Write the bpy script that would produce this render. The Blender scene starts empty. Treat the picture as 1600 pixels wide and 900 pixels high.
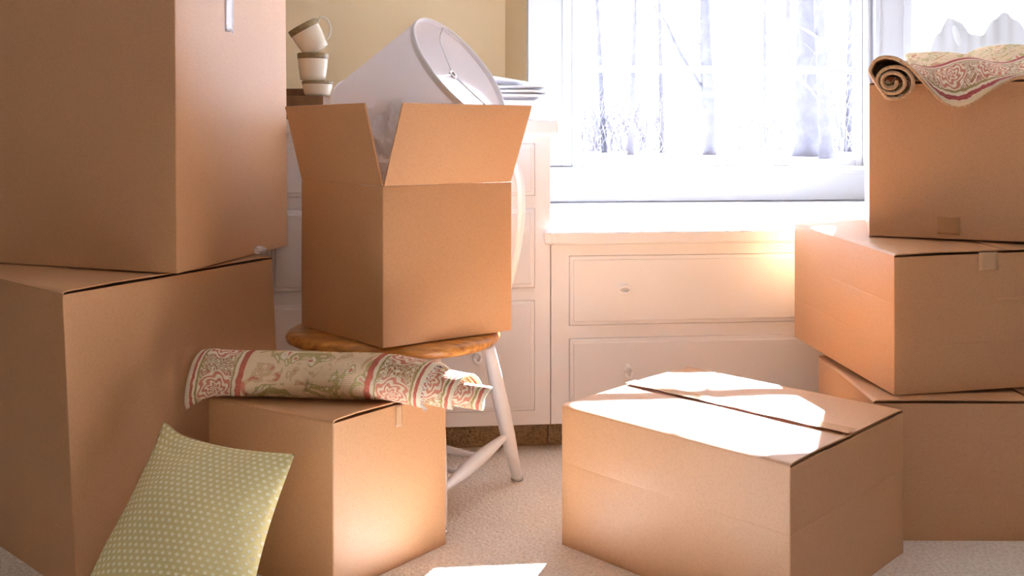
import bpy, bmesh, math, random
from mathutils import Vector, Matrix, noise as mnoise
random.seed(7)
sc = bpy.context.scene
PI = math.pi
# ------------------------------------------------------------------ camera
cam_d = bpy.data.cameras.new('camera'); cam = bpy.data.objects.new('camera', cam_d)
sc.collection.objects.link(cam); sc.camera = cam
cam.location = (0, 0, 1.0); cam.rotation_euler = (PI/2, 0, 0)
cam_d.sensor_width = 36.0; cam_d.lens = 1500/1600*36.0
cam_d.shift_y = -(450-212)/1600.0
cam_d.clip_start = 0.02; cam_d.clip_end = 300
# ------------------------------------------------------------------ world, sun, exposure
w = bpy.data.worlds.new('world'); sc.world = w; w.use_nodes = True
bg = w.node_tree.nodes['Background']
bg.inputs['Color'].default_value = (0.90, 0.90, 1.0, 1); bg.inputs['Strength'].default_value = 4.5
sun_d = bpy.data.lights.new('sun', 'SUN'); sun = bpy.data.objects.new('sun', sun_d); sc.collection.objects.link(sun)
sun_d.energy = 85.0; sun_d.angle = math.radians(0.7); sun_d.color = (0.84, 0.95, 1.20)
EL = math.radians(39.0)
sdir = Vector((-0.365*math.cos(EL), -0.931*math.cos(EL), -math.sin(EL)))
sun.rotation_euler = sdir.to_track_quat('-Z', 'Y').to_euler()
sun.location = (4, 8, 5)
def area(name, loc, target, sx, sy, power, color, portal=False):
    d = bpy.data.lights.new(name, 'AREA'); d.shape = 'RECTANGLE'; d.size = sx; d.size_y = sy
    d.energy = power; d.color = color
    o = bpy.data.objects.new(name, d); sc.collection.objects.link(o); o.location = loc
    o.rotation_euler = (Vector(target)-Vector(loc)).to_track_quat('-Z', 'Y').to_euler()
    if portal: d.cycles.is_portal = True
    return o
area('room_fill', (0.3, -1.7, 1.7), (0.0, 3, 0.5), 1.6, 1.2, 7, (1.0, 0.82, 0.62))  # warm fill light added behind the camera, stands for no actual fixture
vs = sc.view_settings
vs.view_transform = 'Standard'; vs.look = 'None'; vs.gamma = 1.0; vs.use_curve_mapping = False
vs.exposure = 0.5
sc.cycles.max_bounces = 10; sc.cycles.diffuse_bounces = 6; sc.cycles.caustics_reflective = False
sc.cycles.transparent_max_bounces = 12

# room frame: s along the back wall, t into it
YAW = math.radians(5.7); CC, SS = math.cos(YAW), math.sin(YAW)
def P(s, t, z): return Vector((s*CC - t*SS, 3.02 + s*SS + t*CC, z))
portal_c = P(1.1, 1.40, 1.72)
area('window_portal', portal_c, P(1.1, 0, 1.72), 1.5, 1.9, 1, (1, 1, 1), portal=True)

# ------------------------------------------------------------------ helpers
ORG = {}
def col(o): sc.collection.objects.link(o)
def tag(o, label=None, cat=None, group=None, kind=None):
    if label: o['label'] = label
    if cat: o['category'] = cat
    if group: o['group'] = group
    if kind: o['kind'] = kind
    return o
def thing(name, loc, label=None, cat=None, group=None, kind=None):
    o = bpy.data.objects.new(name, None); col(o); o.location = loc; ORG[o.name] = Vector(loc)
    o.empty_display_size = 0.05
    return tag(o, label, cat, group, kind)
def mesh(name, verts, faces, mat, parent=None, smooth=False, uvs=None, loc=None, auto=None):
    org = ORG[parent.name] if parent else Vector(loc if loc is not None else (0, 0, 0))
    me = bpy.data.meshes.new(name)
    me.from_pydata([tuple(Vector(v)-org) for v in verts], [], faces)
    if uvs:
        ul = me.uv_layers.new(name='UVMap')
        for l in me.loops: ul.data[l.index].uv = uvs[l.vertex_index]
    bm = bmesh.new(); bm.from_mesh(me)
    bmesh.ops.recalc_face_normals(bm, faces=bm.faces)
    bm.to_mesh(me); bm.free()
    if smooth:
        for p in me.polygons: p.use_smooth = True
    if auto is not None:
        for p in me.polygons: p.use_smooth = True
        try: me.set_sharp_from_angle(angle=auto)
        except Exception: pass
    me.materials.append(mat)
    o = bpy.data.objects.new(name, me); col(o)
    if parent: o.parent = parent
    else: o.location = org
    ORG[o.name] = org
    return o
class MB:
    def __init__(s): s.v = []; s.f = []
    def add(s, v, f):
        n = len(s.v); s.v += [Vector(a) for a in v]; s.f += [tuple(i+n for i in a) for a in f]; return s
    def hexa(s, c):
        return s.add(c, [(0,3,2,1),(4,5,6,7),(0,1,5,4),(1,2,6,5),(2,3,7,6),(3,0,4,7)])
    def box(s, s0, s1, t0, t1, z0, z1, f=P, b=0.0):
        if b <= 0:
            return s.hexa([f(s0,t0,z0),f(s1,t0,z0),f(s1,t1,z0),f(s0,t1,z0),f(s0,t0,z1),f(s1,t0,z1),f(s1,t1,z1),f(s0,t1,z1)])
        bm = bmesh.new()
        bmesh.ops.create_cube(bm, size=1)
        for v in bm.verts:
            v.co = Vector(((s0+s1)/2+v.co.x*(s1-s0), (t0+t1)/2+v.co.y*(t1-t0), (z0+z1)/2+v.co.z*(z1-z0)))
        bmesh.ops.bevel(bm, geom=list(bm.edges), offset=b, segments=2, affect='EDGES', profile=0.5)
        bm.verts.index_update()
        s.add([f(*v.co) for v in bm.verts], [tuple(v.index for v in fc.verts) for fc in bm.faces]); bm.free()
        return s
    def tube(s, pts, rad, n=12, cap=True):
        pts = [Vector(p) for p in pts]
        if not isinstance(rad, (list, tuple)): rad = [rad]*len(pts)
        base = len(s.v); up = None
        for i, p in enumerate(pts):
            d = (pts[min(i+1, len(pts)-1)] - pts[max(i-1, 0)]).normalized()
            if up is None:
                up = d.orthogonal().normalized()
            up = (up - d*up.dot(d)).normalized(); sd = d.cross(up)
            for k in range(n):
                a = 2*PI*k/n
                s.v.append(p + (up*math.cos(a)+sd*math.sin(a))*rad[i])
        for i in range(len(pts)-1):
            for k in range(n):
                a = base+i*n+k; b = base+i*n+(k+1) % n
                s.f.append((a, b, b+n, a+n))
        if cap:
            s.f.append(tuple(base+k for k in range(n))[::-1]); s.f.append(tuple(base+(len(pts)-1)*n+k for k in range(n)))
        return s
    def lathe(s, prof, n=40, mat=Matrix()):
        base = len(s.v)
        for (r, z) in prof:
            for k in range(n):
                a = 2*PI*k/n; s.v.append(mat @ Vector((r*math.cos(a), r*math.sin(a), z)))
        for i in range(len(prof)-1):
            for k in range(n):
                a = base+i*n+k; b = base+i*n+(k+1) % n
                s.f.append((a, b, b+n, a+n))
        return s
    def obj(s, name, mat, parent=None, **k): return mesh(name, s.v, s.f, mat, parent, **k)
def smoothcurve(pts, n=8, closed=False):
    pts = [Vector(p) for p in pts]; out = []
    N = len(pts)
    for i in range(N-1):
        p0 = pts[max(i-1, 0)]; p1 = pts[i]; p2 = pts[i+1]; p3 = pts[min(i+2, N-1)]
        for k in range(n):
            t = k/n
            out.append(0.5*((2*p1)+(p2-p0)*t+(2*p0-5*p1+4*p2-p3)*t*t+(3*p1-p0-3*p2+p3)*t**3))
    out.append(pts[-1]); return out

# ------------------------------------------------------------------ materials
def nmat(name, base, rough=0.6, bump=None, var=None, coords='Object', spec=0.3, metallic=0, fine=None):
    """base colour with low contrast variation (var = (scale, colour2, amount)), fine speckle and bump (scale, strength, dist)"""
    m = bpy.data.materials.new(name); m.use_nodes = True; nt = m.node_tree; N = nt.nodes; L = nt.links
    b = N['Principled BSDF']; b.inputs['Roughness'].default_value = rough; b.inputs['Base Color'].default_value = (*base, 1)
    b.inputs['Specular IOR Level'].default_value = spec; b.inputs['Metallic'].default_value = metallic
    tc = N.new('ShaderNodeTexCoord'); last = None
    def mixc(fac, a, bcol):
        mx = N.new('ShaderNodeMix'); mx.data_type = 'RGBA'
        L.new(fac, mx.inputs['Factor'])
        if hasattr(a, 'links'): L.new(a, mx.inputs['A'])
        else: mx.inputs['A'].default_value = (*a, 1)
        mx.inputs['B'].default_value = (*bcol, 1)
        return mx.outputs['Result']
    cur = base
    for spec_ in [v for v in (var, fine) if v]:
        n = N.new('ShaderNodeTexNoise'); n.inputs['Scale'].default_value = spec_[0]; n.inputs['Detail'].default_value = 4
        L.new(tc.outputs[coords], n.inputs['Vector'])
        r = N.new('ShaderNodeMapRange'); r.inputs['From Min'].default_value = 0.42; r.inputs['From Max'].default_value = 0.72
        r.inputs['To Max'].default_value = spec_[2]; L.new(n.outputs['Fac'], r.inputs['Value'])
        cur = mixc(r.outputs['Result'], cur, spec_[1])
    if cur is not base: L.new(cur, b.inputs['Base Color'])
    if bump:
        n = N.new('ShaderNodeTexNoise'); n.inputs['Scale'].default_value = bump[0]; n.inputs['Detail'].default_value = 3
        L.new(tc.outputs[coords], n.inputs['Vector'])
        bp = N.new('ShaderNodeBump'); bp.inputs['Strength'].default_value = bump[1]; bp.inputs['Distance'].default_value = bump[2]
        L.new(n.outputs['Fac'], bp.inputs['Height']); L.new(bp.outputs['Normal'], b.inputs['Normal'])
    return m
M = {}
M['card'] = nmat('cardboard', (0.525, 0.270, 0.118), 0.50, bump=(260, 0.12, 0.001), var=(2.2, (0.49, 0.247, 0.105), 0.8), fine=(190, (0.40, 0.19, 0.075), 0.42), spec=0.75)
M['cardedge'] = nmat('cardboard_edge', (0.36, 0.19, 0.09), 0.8, bump=(500, 0.6, 0.002), fine=(600, (0.2, 0.1, 0.05), 0.8))
M['tape'] = nmat('clear_packing_tape', (0.54, 0.33, 0.18), 0.2, bump=(60, 0.3, 0.002), spec=0.6)
M['whitetape'] = nmat('pale_tape', (0.78, 0.76, 0.80), 0.25, bump=(60, 0.3, 0.002), spec=0.6)
M['smudge'] = nmat('worn_card', (0.45, 0.235, 0.10), 0.8, fine=(120, (0.45, 0.25, 0.13), 0.9))
M['white'] = nmat('white_paint', (0.90, 0.89, 0.89), 0.38, bump=(30, 0.05, 0.002), spec=0.4)
M['trim'] = nmat('white_trim_paint', (0.66, 0.66, 0.67), 0.35, spec=0.4)
M['tan'] = nmat('tan_wall_paint', (0.80, 0.61, 0.36), 0.8, bump=(80, 0.08, 0.002))
M['ceil'] = nmat('ceiling_paint', (0.85, 0.83, 0.80), 0.9, bump=(90, 0.1, 0.002))
M['roomwall'] = nmat('taupe_wall_paint', (0.40, 0.37, 0.33), 0.8, bump=(80, 0.08, 0.002))
M['china'] = nmat('cream_china', (0.80, 0.70, 0.53), 0.2, spec=0.5, var=(6, (0.8, 0.73, 0.6), 0.5))
M['band'] = nmat('mug_band', (0.20, 0.13, 0.055), 0.35, fine=(90, (0.32, 0.22, 0.10), 0.7))
M['plate'] = nmat('white_china', (0.86, 0.86, 0.88), 0.15, spec=0.5)
M['chairwhite'] = nmat('painted_white_wood', (0.86, 0.85, 0.85), 0.32, bump=(60, 0.08, 0.002), spec=0.45)
M['metal'] = nmat('nickel_metal', (0.62, 0.58, 0.55), 0.3, metallic=0.9)
M['darkwood'] = nmat('dark_walnut', (0.12, 0.055, 0.022), 0.5, var=(20, (0.2, 0.1, 0.04), 0.8))
M['paper'] = nmat('packing_paper', (0.86, 0.83, 0.84), 0.7, bump=(24, 0.5, 0.01))
M['beige'] = nmat('beige_card', (0.55, 0.42, 0.34), 0.7)
M['shade'] = nmat('lamp_shade_linen', (0.95, 0.92, 0.91), 0.75, bump=(700, 0.15, 0.001))
M['rim'] = nmat('shade_rim_tape', (0.92, 0.90, 0.91), 0.6)
M['snow'] = nmat('snow', (0.93, 0.93, 0.96), 0.7, bump=(2, 0.3, 0.05))
M['bark'] = nmat('bark', (0.066, 0.064, 0.074), 0.9, bump=(14, 0.6, 0.03), var=(5, (0.09, 0.088, 0.10), 0.9))
M['twig'] = nmat('twigs', (0.16, 0.156, 0.18), 0.9)
M['curtain'] = nmat('white_voile', (0.90, 0.91, 0.90), 0.8, bump=(300, 0.1, 0.001))
M['scallop'] = nmat('pale_grey_lace', (0.72, 0.73, 0.73), 0.85, bump=(300, 0.1, 0.001))
# translucent light through shade, paper, curtain
for k, amt in (('shade', 0.42), ('paper', 0.3), ('curtain', 0.4)):
    nt = M[k].node_tree; b = nt.nodes['Principled BSDF']; out = nt.nodes['Material Output']
    tr = nt.nodes.new('ShaderNodeBsdfTranslucent'); tr.inputs['Color'].default_value = b.inputs['Base Color'].default_value
    mx = nt.nodes.new('ShaderNodeMixShader'); mx.inputs['Fac'].default_value = amt
    nt.links.new(b.outputs[0], mx.inputs[1]); nt.links.new(tr.outputs[0], mx.inputs[2]); nt.links.new(mx.outputs[0], out.inputs['Surface'])
def glassmat():
    m = bpy.data.materials.new('window_glass'); m.use_nodes = True; nt = m.node_tree; N = nt.nodes; L = nt.links
    N.remove(N['Principled BSDF']); out = N['Material Output']
    t = N.new('ShaderNodeBsdfTransparent'); g = N.new('ShaderNodeBsdfGlossy'); g.inputs['Roughness'].default_value = 0.02
    mx = N.new('ShaderNodeMixShader'); mx.inputs[0].default_value = 0.06; L.new(t.outputs[0], mx.inputs[1]); L.new(g.outputs[0], mx.inputs[2])
    L.new(mx.outputs[0], out.inputs['Surface']); return m
M['glass'] = glassmat()
def carpetmat(name, c1, c2):
    m = nmat(name, c1, 0.95, spec=0.05, fine=(120, c2, 1.0), var=(5, c2, 0.25))
    nt = m.node_tree; N = nt.nodes; L = nt.links; b = N['Principled BSDF']
    tc = N.new('ShaderNodeTexCoord')
    v = N.new('ShaderNodeTexVoronoi'); v.inputs['Scale'].default_value = 120
    L.new(tc.outputs['Object'], v.inputs['Vector'])
    n = N.new('ShaderNodeTexNoise'); n.inputs['Scale'].default_value = 70; n.inputs['Detail'].default_value = 5
    L.new(tc.outputs['Object'], n.inputs['Vector'])
    ad = N.new('ShaderNodeMath'); ad.operation = 'SUBTRACT'; L.new(n.outputs['Fac'], ad.inputs[0]); L.new(v.outputs['Distance'], ad.inputs[1])
    bp = N.new('ShaderNodeBump'); bp.inputs['Strength'].default_value = 0.6; bp.inputs['Distance'].default_value = 0.007
    L.new(ad.outputs[0], bp.inputs['Height']); L.new(bp.outputs['Normal'], b.inputs['Normal'])
    return m
M['carpet'] = carpetmat('loop_carpet', (0.90, 0.82, 0.71), (0.72, 0.61, 0.49))
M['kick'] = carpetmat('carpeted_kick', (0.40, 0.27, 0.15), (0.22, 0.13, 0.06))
def woodmat():
    m = nmat('honey_oak', (0.50, 0.20, 0.035), 0.28, spec=0.5)
    nt = m.node_tree; N = nt.nodes; L = nt.links; b = N['Principled BSDF']
    tc = N.new('ShaderNodeTexCoord'); mp = N.new('ShaderNodeMapping'); mp.inputs['Scale'].default_value = (3, 26, 26)
    mp.inputs['Rotation'].default_value = (0, 0, 0.4)
    n = N.new('ShaderNodeTexNoise'); n.inputs['Scale'].default_value = 3; n.inputs['Detail'].default_value = 6; n.inputs['Distortion'].default_value = 0.6
    L.new(tc.outputs['Object'], mp.inputs[0]); L.new(mp.outputs[0], n.inputs['Vector'])
    cr = N.new('ShaderNodeValToRGB'); cr.color_ramp.elements[0].position = 0.35; cr.color_ramp.elements[1].position = 0.65
    cr.color_ramp.elements[0].color = (0.26, 0.085, 0.018, 1); cr.color_ramp.elements[1].color = (0.62, 0.27, 0.055, 1)
    L.new(n.outputs['Fac'], cr.inputs[0]); L.new(cr.outputs[0], b.inputs['Base Color']); return m
M['oak'] = woodmat()
def pillowmat():
    m = bpy.data.materials.new('green_dotted_cotton'); m.use_nodes = True; nt = m.node_tree; N = nt.nodes; L = nt.links
    b = N['Principled BSDF']; b.inputs['Roughness'].default_value = 0.9; b.inputs['Specular IOR Level'].default_value = 0.1
    uv = N.new('ShaderNodeUVMap'); sp = N.new('ShaderNodeSeparateXYZ'); L.new(uv.outputs[0], sp.inputs[0])
    def mth(op, a, bb=None, c=None):
        n = N.new('ShaderNodeMath'); n.operation = op
        for i, x in enumerate((a, bb, c)):
            if x is None: continue
            if hasattr(x, 'links'): L.new(x, n.inputs[i])
            else: n.inputs[i].default_value = x
        return n.outputs[0]
    # wobble
    nz = N.new('ShaderNodeTexNoise'); nz.inputs['Scale'].default_value = 30; L.new(uv.outputs[0], nz.inputs['Vector'])
    wob = mth('MULTIPLY', mth('SUBTRACT', nz.outputs['Fac'], 0.5), 0.25)
    row = mth('ADD', mth('MULTIPLY', sp.outputs[1], 78.0), wob)
    rf = mth('FLOOR', row)
    off = mth('MULTIPLY', mth('MODULO', rf, 2.0), 0.5)
    colx = mth('ADD', mth('MULTIPLY', sp.outputs[0], 62.0), off)
    fx = mth('SUBTRACT', mth('FRACT', colx), 0.5); fy = mth('SUBTRACT', mth('FRACT', row), 0.5)
    d = mth('SQRT', mth('ADD', mth('POWER', mth('MULTIPLY', fx, 1.15), 2.0), mth('POWER', fy, 2.0)))
    mr = N.new('ShaderNodeMapRange'); mr.inputs['From Min'].default_value = 0.34; mr.inputs['From Max'].default_value = 0.24
    L.new(d, mr.inputs['Value'])
    mx = N.new('ShaderNodeMix'); mx.data_type = 'RGBA'; L.new(mr.outputs[0], mx.inputs['Factor'])
    mx.inputs['A'].default_value = (0.70, 0.60, 0.28, 1); mx.inputs['B'].default_value = (0.93, 0.88, 0.66, 1)
    L.new(mx.outputs['Result'], b.inputs['Base Color'])
    n2 = N.new('ShaderNodeTexNoise'); n2.inputs['Scale'].default_value = 260; L.new(uv.outputs[0], n2.inputs['Vector'])
    bp = N.new('ShaderNodeBump'); bp.inputs['Strength'].default_value = 0.35; bp.inputs['Distance'].default_value = 0.002
    L.new(mth('ADD', n2.outputs['Fac'], mr.outputs[0]), bp.inputs['Height']); L.new(bp.outputs['Normal'], b.inputs['Normal'])
    return m
M['pillow'] = pillowmat()
def rugmat(name, W, B=0.13, seed=0.0, red=(0.42, 0.085, 0.05)):
    """woven rug: uv.x = distance across (metres, 0..W), uv.y = distance along"""
    m = bpy.data.materials.new(name); m.use_nodes = True; nt = m.node_tree; N = nt.nodes; L = nt.links
    b = N['Principled BSDF']; b.inputs['Roughness'].default_value = 0.95; b.inputs['Specular IOR Level'].default_value = 0.1
    uv = N.new('ShaderNodeUVMap'); sp = N.new('ShaderNodeSeparateXYZ'); L.new(uv.outputs[0], sp.inputs[0])
    def mth(op, a, bb=None, c=None, clamp=False):
        n = N.new('ShaderNodeMath'); n.operation = op; n.use_clamp = clamp
        for i, x in enumerate((a, bb, c)):
            if x is None: continue
            if hasattr(x, 'links'): L.new(x, n.inputs[i])
            else: n.inputs[i].default_value = x
        return n.outputs[0]
    def mix(f, a, c):
        mx = N.new('ShaderNodeMix'); mx.data_type = 'RGBA'; L.new(f, mx.inputs['Factor'])
        for k, x in (('A', a), ('B', c)):
            if hasattr(x, 'links'): L.new(x, mx.inputs[k])
            else: mx.inputs[k].default_value = (*x, 1)
        return mx.outputs['Result']
    def stepm(x, lo, hi):
        r = N.new('ShaderNodeMapRange'); r.inputs['From Min'].default_value = lo; r.inputs['From Max'].default_value = hi
        L.new(x, r.inputs['Value']); return r.outputs[0]
    nz = N.new('ShaderNodeTexNoise'); nz.inputs['Scale'].default_value = 55; nz.inputs['Detail'].default_value = 2
    L.new(uv.outputs[0], nz.inputs['Vector'])
    wob = mth('MULTIPLY', mth('SUBTRACT', nz.outputs['Fac'], 0.5), 0.008)
    dist = mth('ADD', mth('MINIMUM', sp.outputs[0], mth('SUBTRACT', W, sp.outputs[0])), wob)
    cream = (0.76, 0.57, 0.36); olive = (0.30, 0.22, 0.07); lolive = (0.44, 0.35, 0.14); pale = (0.80, 0.68, 0.50); rose = (0.52, 0.17, 0.10)
    # rosette medallions along the border, spaced 0.11
    ay = mth('SUBTRACT', mth('FRACT', mth('ADD', mth('MULTIPLY', sp.outputs[1], 1/0.115), seed)), 0.5)
    ax = mth('MULTIPLY', mth('SUBTRACT', dist, 0.066), 1/0.115)
    rr = mth('SQRT', mth('ADD', mth('POWER', ax, 2.0), mth('POWER', ay, 2.0)))
    ang = mth('ARCTAN2', ay, ax)
    pet = mth('MULTIPLY', mth('SINE', mth('ADD', mth('MULTIPLY', ang, 6.0), mth('MULTIPLY', rr, 22.0))), 0.035)
    ring = mth('SINE', mth('MULTIPLY', mth('ADD', rr, pet), 58.0))
    # curls between
    n2 = N.new('ShaderNodeTexNoise'); n2.inputs['Scale'].default_value = 34; n2.inputs['Detail'].default_value = 1; n2.inputs['Distortion'].default_value = 2.2
    L.new(uv.outputs[0], n2.inputs['Vector'])
    curl = mth('SINE', mth('MULTIPLY', n2.outputs['Fac'], 42.0))
    inner = mix(stepm(ring, -0.1, 0.15), rose, pale)
    outer = mix(stepm(curl, 0.15, 0.35), olive, pale)
    outer = mix(stepm(curl, -0.72, -0.85), outer, red)
    motif = mix(stepm(rr, 0.36, 0.40), inner, outer)
    # field with sparse leaves and roses
    v = N.new('ShaderNodeTexNoise'); v.inputs['Scale'].default_value = 13; v.inputs['Detail'].default_value = 3; v.inputs['Distortion'].default_value = 1.6
    mp = N.new('ShaderNodeMapping'); mp.inputs['Location'].default_value = (seed*3+1.3, 2.1, 0); L.new(uv.outputs[0], mp.inputs[0]); L.new(mp.outputs[0], v.inputs['Vector'])
    f1 = v.outputs['Fac']
    fld = mix(stepm(f1, 0.53, 0.55), cream, lolive)
    fld = mix(stepm(f1, 0.60, 0.615), fld, pale)
    fld = mix(stepm(f1, 0.655, 0.665), fld, rose)
    fld = mix(stepm(f1, 0.40, 0.385), fld, (0.60, 0.40, 0.22))
    fld = mix(stepm(f1, 0.335, 0.32), fld, rose)
    cr = N.new('ShaderNodeValToRGB'); cr.color_ramp.interpolation = 'CONSTANT'
    els = [(0.0, pale), (0.009, red), (0.016, pale), (0.021, olive), (0.026, (1, 0, 1)), (0.104, olive), (0.108, pale), (0.116, red), (B, (0, 1, 0))]
    e = cr.color_ramp.elements; e[0].position = 0; e[0].color = (*els[0][1], 1)
    e[1].position = els[1][0]*5; e[1].color = (*els[1][1], 1)
    for p_, c_ in els[2:]:
        q = e.new(p_*5); q.color = (*(c_ if c_ not in ((1,0,1),(0,1,0)) else cream), 1)
    L.new(mth('MULTIPLY', dist, 5.0), cr.inputs[0])
    inb = mth('MULTIPLY', stepm(dist, 0.0259, 0.0262), stepm(dist, 0.1041, 0.1038))
    c = mix(inb, cr.outputs[0], motif)
    c = mix(stepm(dist, B, B+0.0005), c, fld)
    # weave speckle
    n3 = N.new('ShaderNodeTexNoise'); n3.inputs['Scale'].default_value = 380; n3.inputs['Detail'].default_value = 2; L.new(uv.outputs[0], n3.inputs['Vector'])
    c = mix(mth('MULTIPLY', stepm(n3.outputs['Fac'], 0.45, 0.7), 0.35), c, (0.55, 0.40, 0.26))
    L.new(c, b.inputs['Base Color'])
    wv = mth('SINE', mth('MULTIPLY', sp.outputs[0], 1700.0)); wy = mth('SINE', mth('MULTIPLY', sp.outputs[1], 1500.0))
    bp = N.new('ShaderNodeBump'); bp.inputs['Strength'].default_value = 0.5; bp.inputs['Distance'].default_value = 0.002
    L.new(mth('ADD', mth('MULTIPLY', mth('ADD', wv, wy), 0.3), n3.outputs['Fac']), bp.inputs['Height']); L.new(bp.outputs['Normal'], b.inputs['Normal'])
    return m

# ------------------------------------------------------------------ room shell
def struct(name, mb, mat, **k):
    return tag(mb.obj(name, mat, loc=(0, 0, 0), **k), kind='structure')
TW = 1.28
XL, XR, TB = -2.3, 2.9, -5.2      # side walls and rear wall in room frame
struct('floor', MB().box(XL-.1, XR+.1, TB-.1, 1.75, -0.1, 0), M['carpet'])
struct('ceiling', MB().box(XL-.1, .30, 1.39, 1.75, 3.2, 3.3).box(XL-.1, XR+.1, TB-.1, 1.39, 3.2, 3.3), M['ceil'])
struct('wall_left', MB().box(XL-.12, XL, TB-.1, 1.75, 0, 3.2), M['roomwall'])
struct('wall_right', MB().box(XR, XR+.12, TB-.1, TW+.12, 0, 3.2), M['roomwall'])
struct('wall_rear', MB().box(XL, XR, TB-.12, TB, 0, 3.2), M['roomwall'])
# alcove wall (tan) behind the dresser, with its return to the window wall
struct('wall_alcove', MB().box(XL, 0.20, 1.62, 1.74, 0, 3.2), M['tan'])
struct('wall_return', MB().hexa([P(.194,1.28,0),P(.30,1.40,0),P(.30,1.62,0),P(.129,1.62,0),P(.194,1.28,3.2),P(.30,1.40,3.2),P(.30,1.62,3.2),P(.129,1.62,3.2)]), M['tan'])
wb = MB()
g0, g1, gz0, gz1 = 0.447, 1.744, 0.89, 2.55
o0, o1, oz0, oz1 = 0.397, 1.795, 0.84, 2.60     # rough opening
wb.box(.196, o0, TW, TW+.12, 0, 3.2); wb.box(o1, 2.07, TW, TW+.12, 0, 3.2); wb.box(2.76, XR, TW, TW+.12, 0, 3.2); wb.box(2.07, 2.76, TW, TW+.12, 0, 0.95); wb.box(2.07, 2.76, TW, TW+.12, 2.2, 3.2)
wb.box(o0, o1, TW, TW+.12, 0, oz0); wb.box(o0, o1, TW, TW+.12, oz1, 3.2)
struct('wall_back', wb, M['trim'])
# window: frame, sash, muntins, panes
win = thing('window_1', P(1.1, TW, 0.85), kind='structure')
fr = MB()
fr.box(o0, o0+.016, TW-.02, TW+.12, oz0, oz1, b=.003); fr.box(o1-.016, o1, TW-.02, TW+.12, oz0, oz1, b=.003)
fr.box(o0+.016, o1-.016, TW-.02, TW+.12, oz0, oz0+.014, b=.003); fr.box(o0+.016, o1-.016, TW-.02, TW+.12, oz1-.014, oz1, b=.003)
fr.obj('window_frame', M['trim'], win)
sa = MB()
sa.box(o0+.018, g0, TW+.02, TW+.055, oz0+.016, oz1-.016, b=.003); sa.box(g1, o1-.018, TW+.02, TW+.055, oz0+.016, oz1-.016, b=.003)
sa.box(g0, g1, TW+.02, TW+.055, oz0+.016, gz0, b=.003); sa.box(g0, g1, TW+.02, TW+.055, gz1, oz1-.016, b=.003)
sash = sa.obj('sash', M['trim'], win)
cw = (g1-g0)/4; rh = (gz1-gz0)/4
for i in range(1, 4): MB().box(g0+cw*i-.011, g0+cw*i+.011, TW+.026, TW+.05, gz0, gz1, b=.002).obj('muntin', M['trim'], sash)
for j in (1, 2): MB().box(g0, g1, TW+.024, TW+.052, gz0+rh*j-.015, gz0+rh*j+.015, b=.002).obj('muntin', M['trim'], sash)
MB().box(g0, g1, TW+.018, TW+.058, gz0+rh*3-.05, gz0+rh*3+.012, b=.003).obj('meeting_rail', M['trim'], sash)
for i in range(4):
    for j in range(4):
        MB().add([P(g0+cw*i+.008, TW+.038, gz0+rh*j+.01), P(g0+cw*(i+1)-.008, TW+.038, gz0+rh*j+.01), P(g0+cw*(i+1)-.008, TW+.038, gz0+rh*(j+1)-.01), P(g0+cw*i+.008, TW+.038, gz0+rh*(j+1)-.01)], [(0,1,2,3)]).obj('pane', M['glass'], sash)
win2 = thing('window_2', P(2.4, TW, 0.95), kind='structure')
f2 = MB()
for q in ((2.07, 2.10, .95, 2.2), (2.73, 2.76, .95, 2.2), (2.10, 2.73, .95, .98), (2.10, 2.73, 2.17, 2.2)): f2.box(q[0], q[1], TW+.01, TW+.10, q[2], q[3])
f2.obj('window_frame', M['trim'], win2)
MB().add([P(2.10, TW+.05, .98), P(2.73, TW+.05, .98), P(2.73, TW+.05, 2.17), P(2.10, TW+.05, 2.17)], [(0, 1, 2, 3)]).obj('pane', M['glass'], win2)
# casings, stool, apron
def casing(name, s0, s1, z0, z1):
    m = MB(); m.box(s0, s1, TW-.022, TW, z0, z1, b=.004)
    w_ = s1-s0
    m.box(s0, s0+w_*.14, TW-.034, TW-.02, z0, z1, b=.004); m.box(s1-w_*.22, s1, TW-.030, TW-.02, z0, z1, b=.004)
    return struct(name, m, M['trim'])
casing('trim_1', .196, .394, .862, 2.68); casing('trim_2', 1.812, 1.995, .862, 2.68)
struct('trim_3', MB().box(.394, 1.812, TW-.026, TW, 2.602, 2.70, b=.004), M['trim'])
st = MB(); st.box(.197, 2.06, TW-.06, TW+.0, .838, .860, b=.006)
struct('trim_4', st, M['trim'])
ap = MB(); ap.box(.197, 2.06, TW-.024, TW, .703, .838, b=.004); ap.box(.197, 2.06, TW-.036, TW-.02, .822, .838, b=.004)
struct('trim_5', ap, M['trim'])

# ------------------------------------------------------------------ window seat and dresser (built-in cabinets)
def ring_pull(parent, s, z, rx, rz, tilt=0.0):
    m = MB(); pts = []
    for k in range(25):
        a = 2*PI*k/24; x = rx*math.cos(a); y = rz*math.sin(a)
        pts.append(P(s+x*math.cos(tilt)-y*math.sin(tilt), -.012-.010*abs(math.sin(a)), z+x*math.sin(tilt)+y*math.cos(tilt)))
    m.tube(pts, .0052, 8, cap=False)
    m.lathe([(0.0001, 0), (.008, 0), (.008, .012), (.005, .016), (.0001, .016)], 14, Matrix.Translation(P(s, -.001, z+rz)) @ Matrix.Rotation(PI/2+0, 4, 'X'))
    return m.obj('ring_pull', M['white'], parent, smooth=True)
def drawer(parent, s0, s1, z0, z1, pulls, name='drawer'):
    m = MB(); m.box(s0, s1, -.004, .016, z0, z1, b=.003)
    # raised inner field
    m.box(s0+.012, s1-.012, -.009, 0, z0+.012, z1-.012, b=.003)
    d = m.obj(name, M['white'], parent)
    for (s, z, rx, rz, tl) in pulls: ring_pull(d, s, z, rx, rz, tl)
    return d
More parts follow.
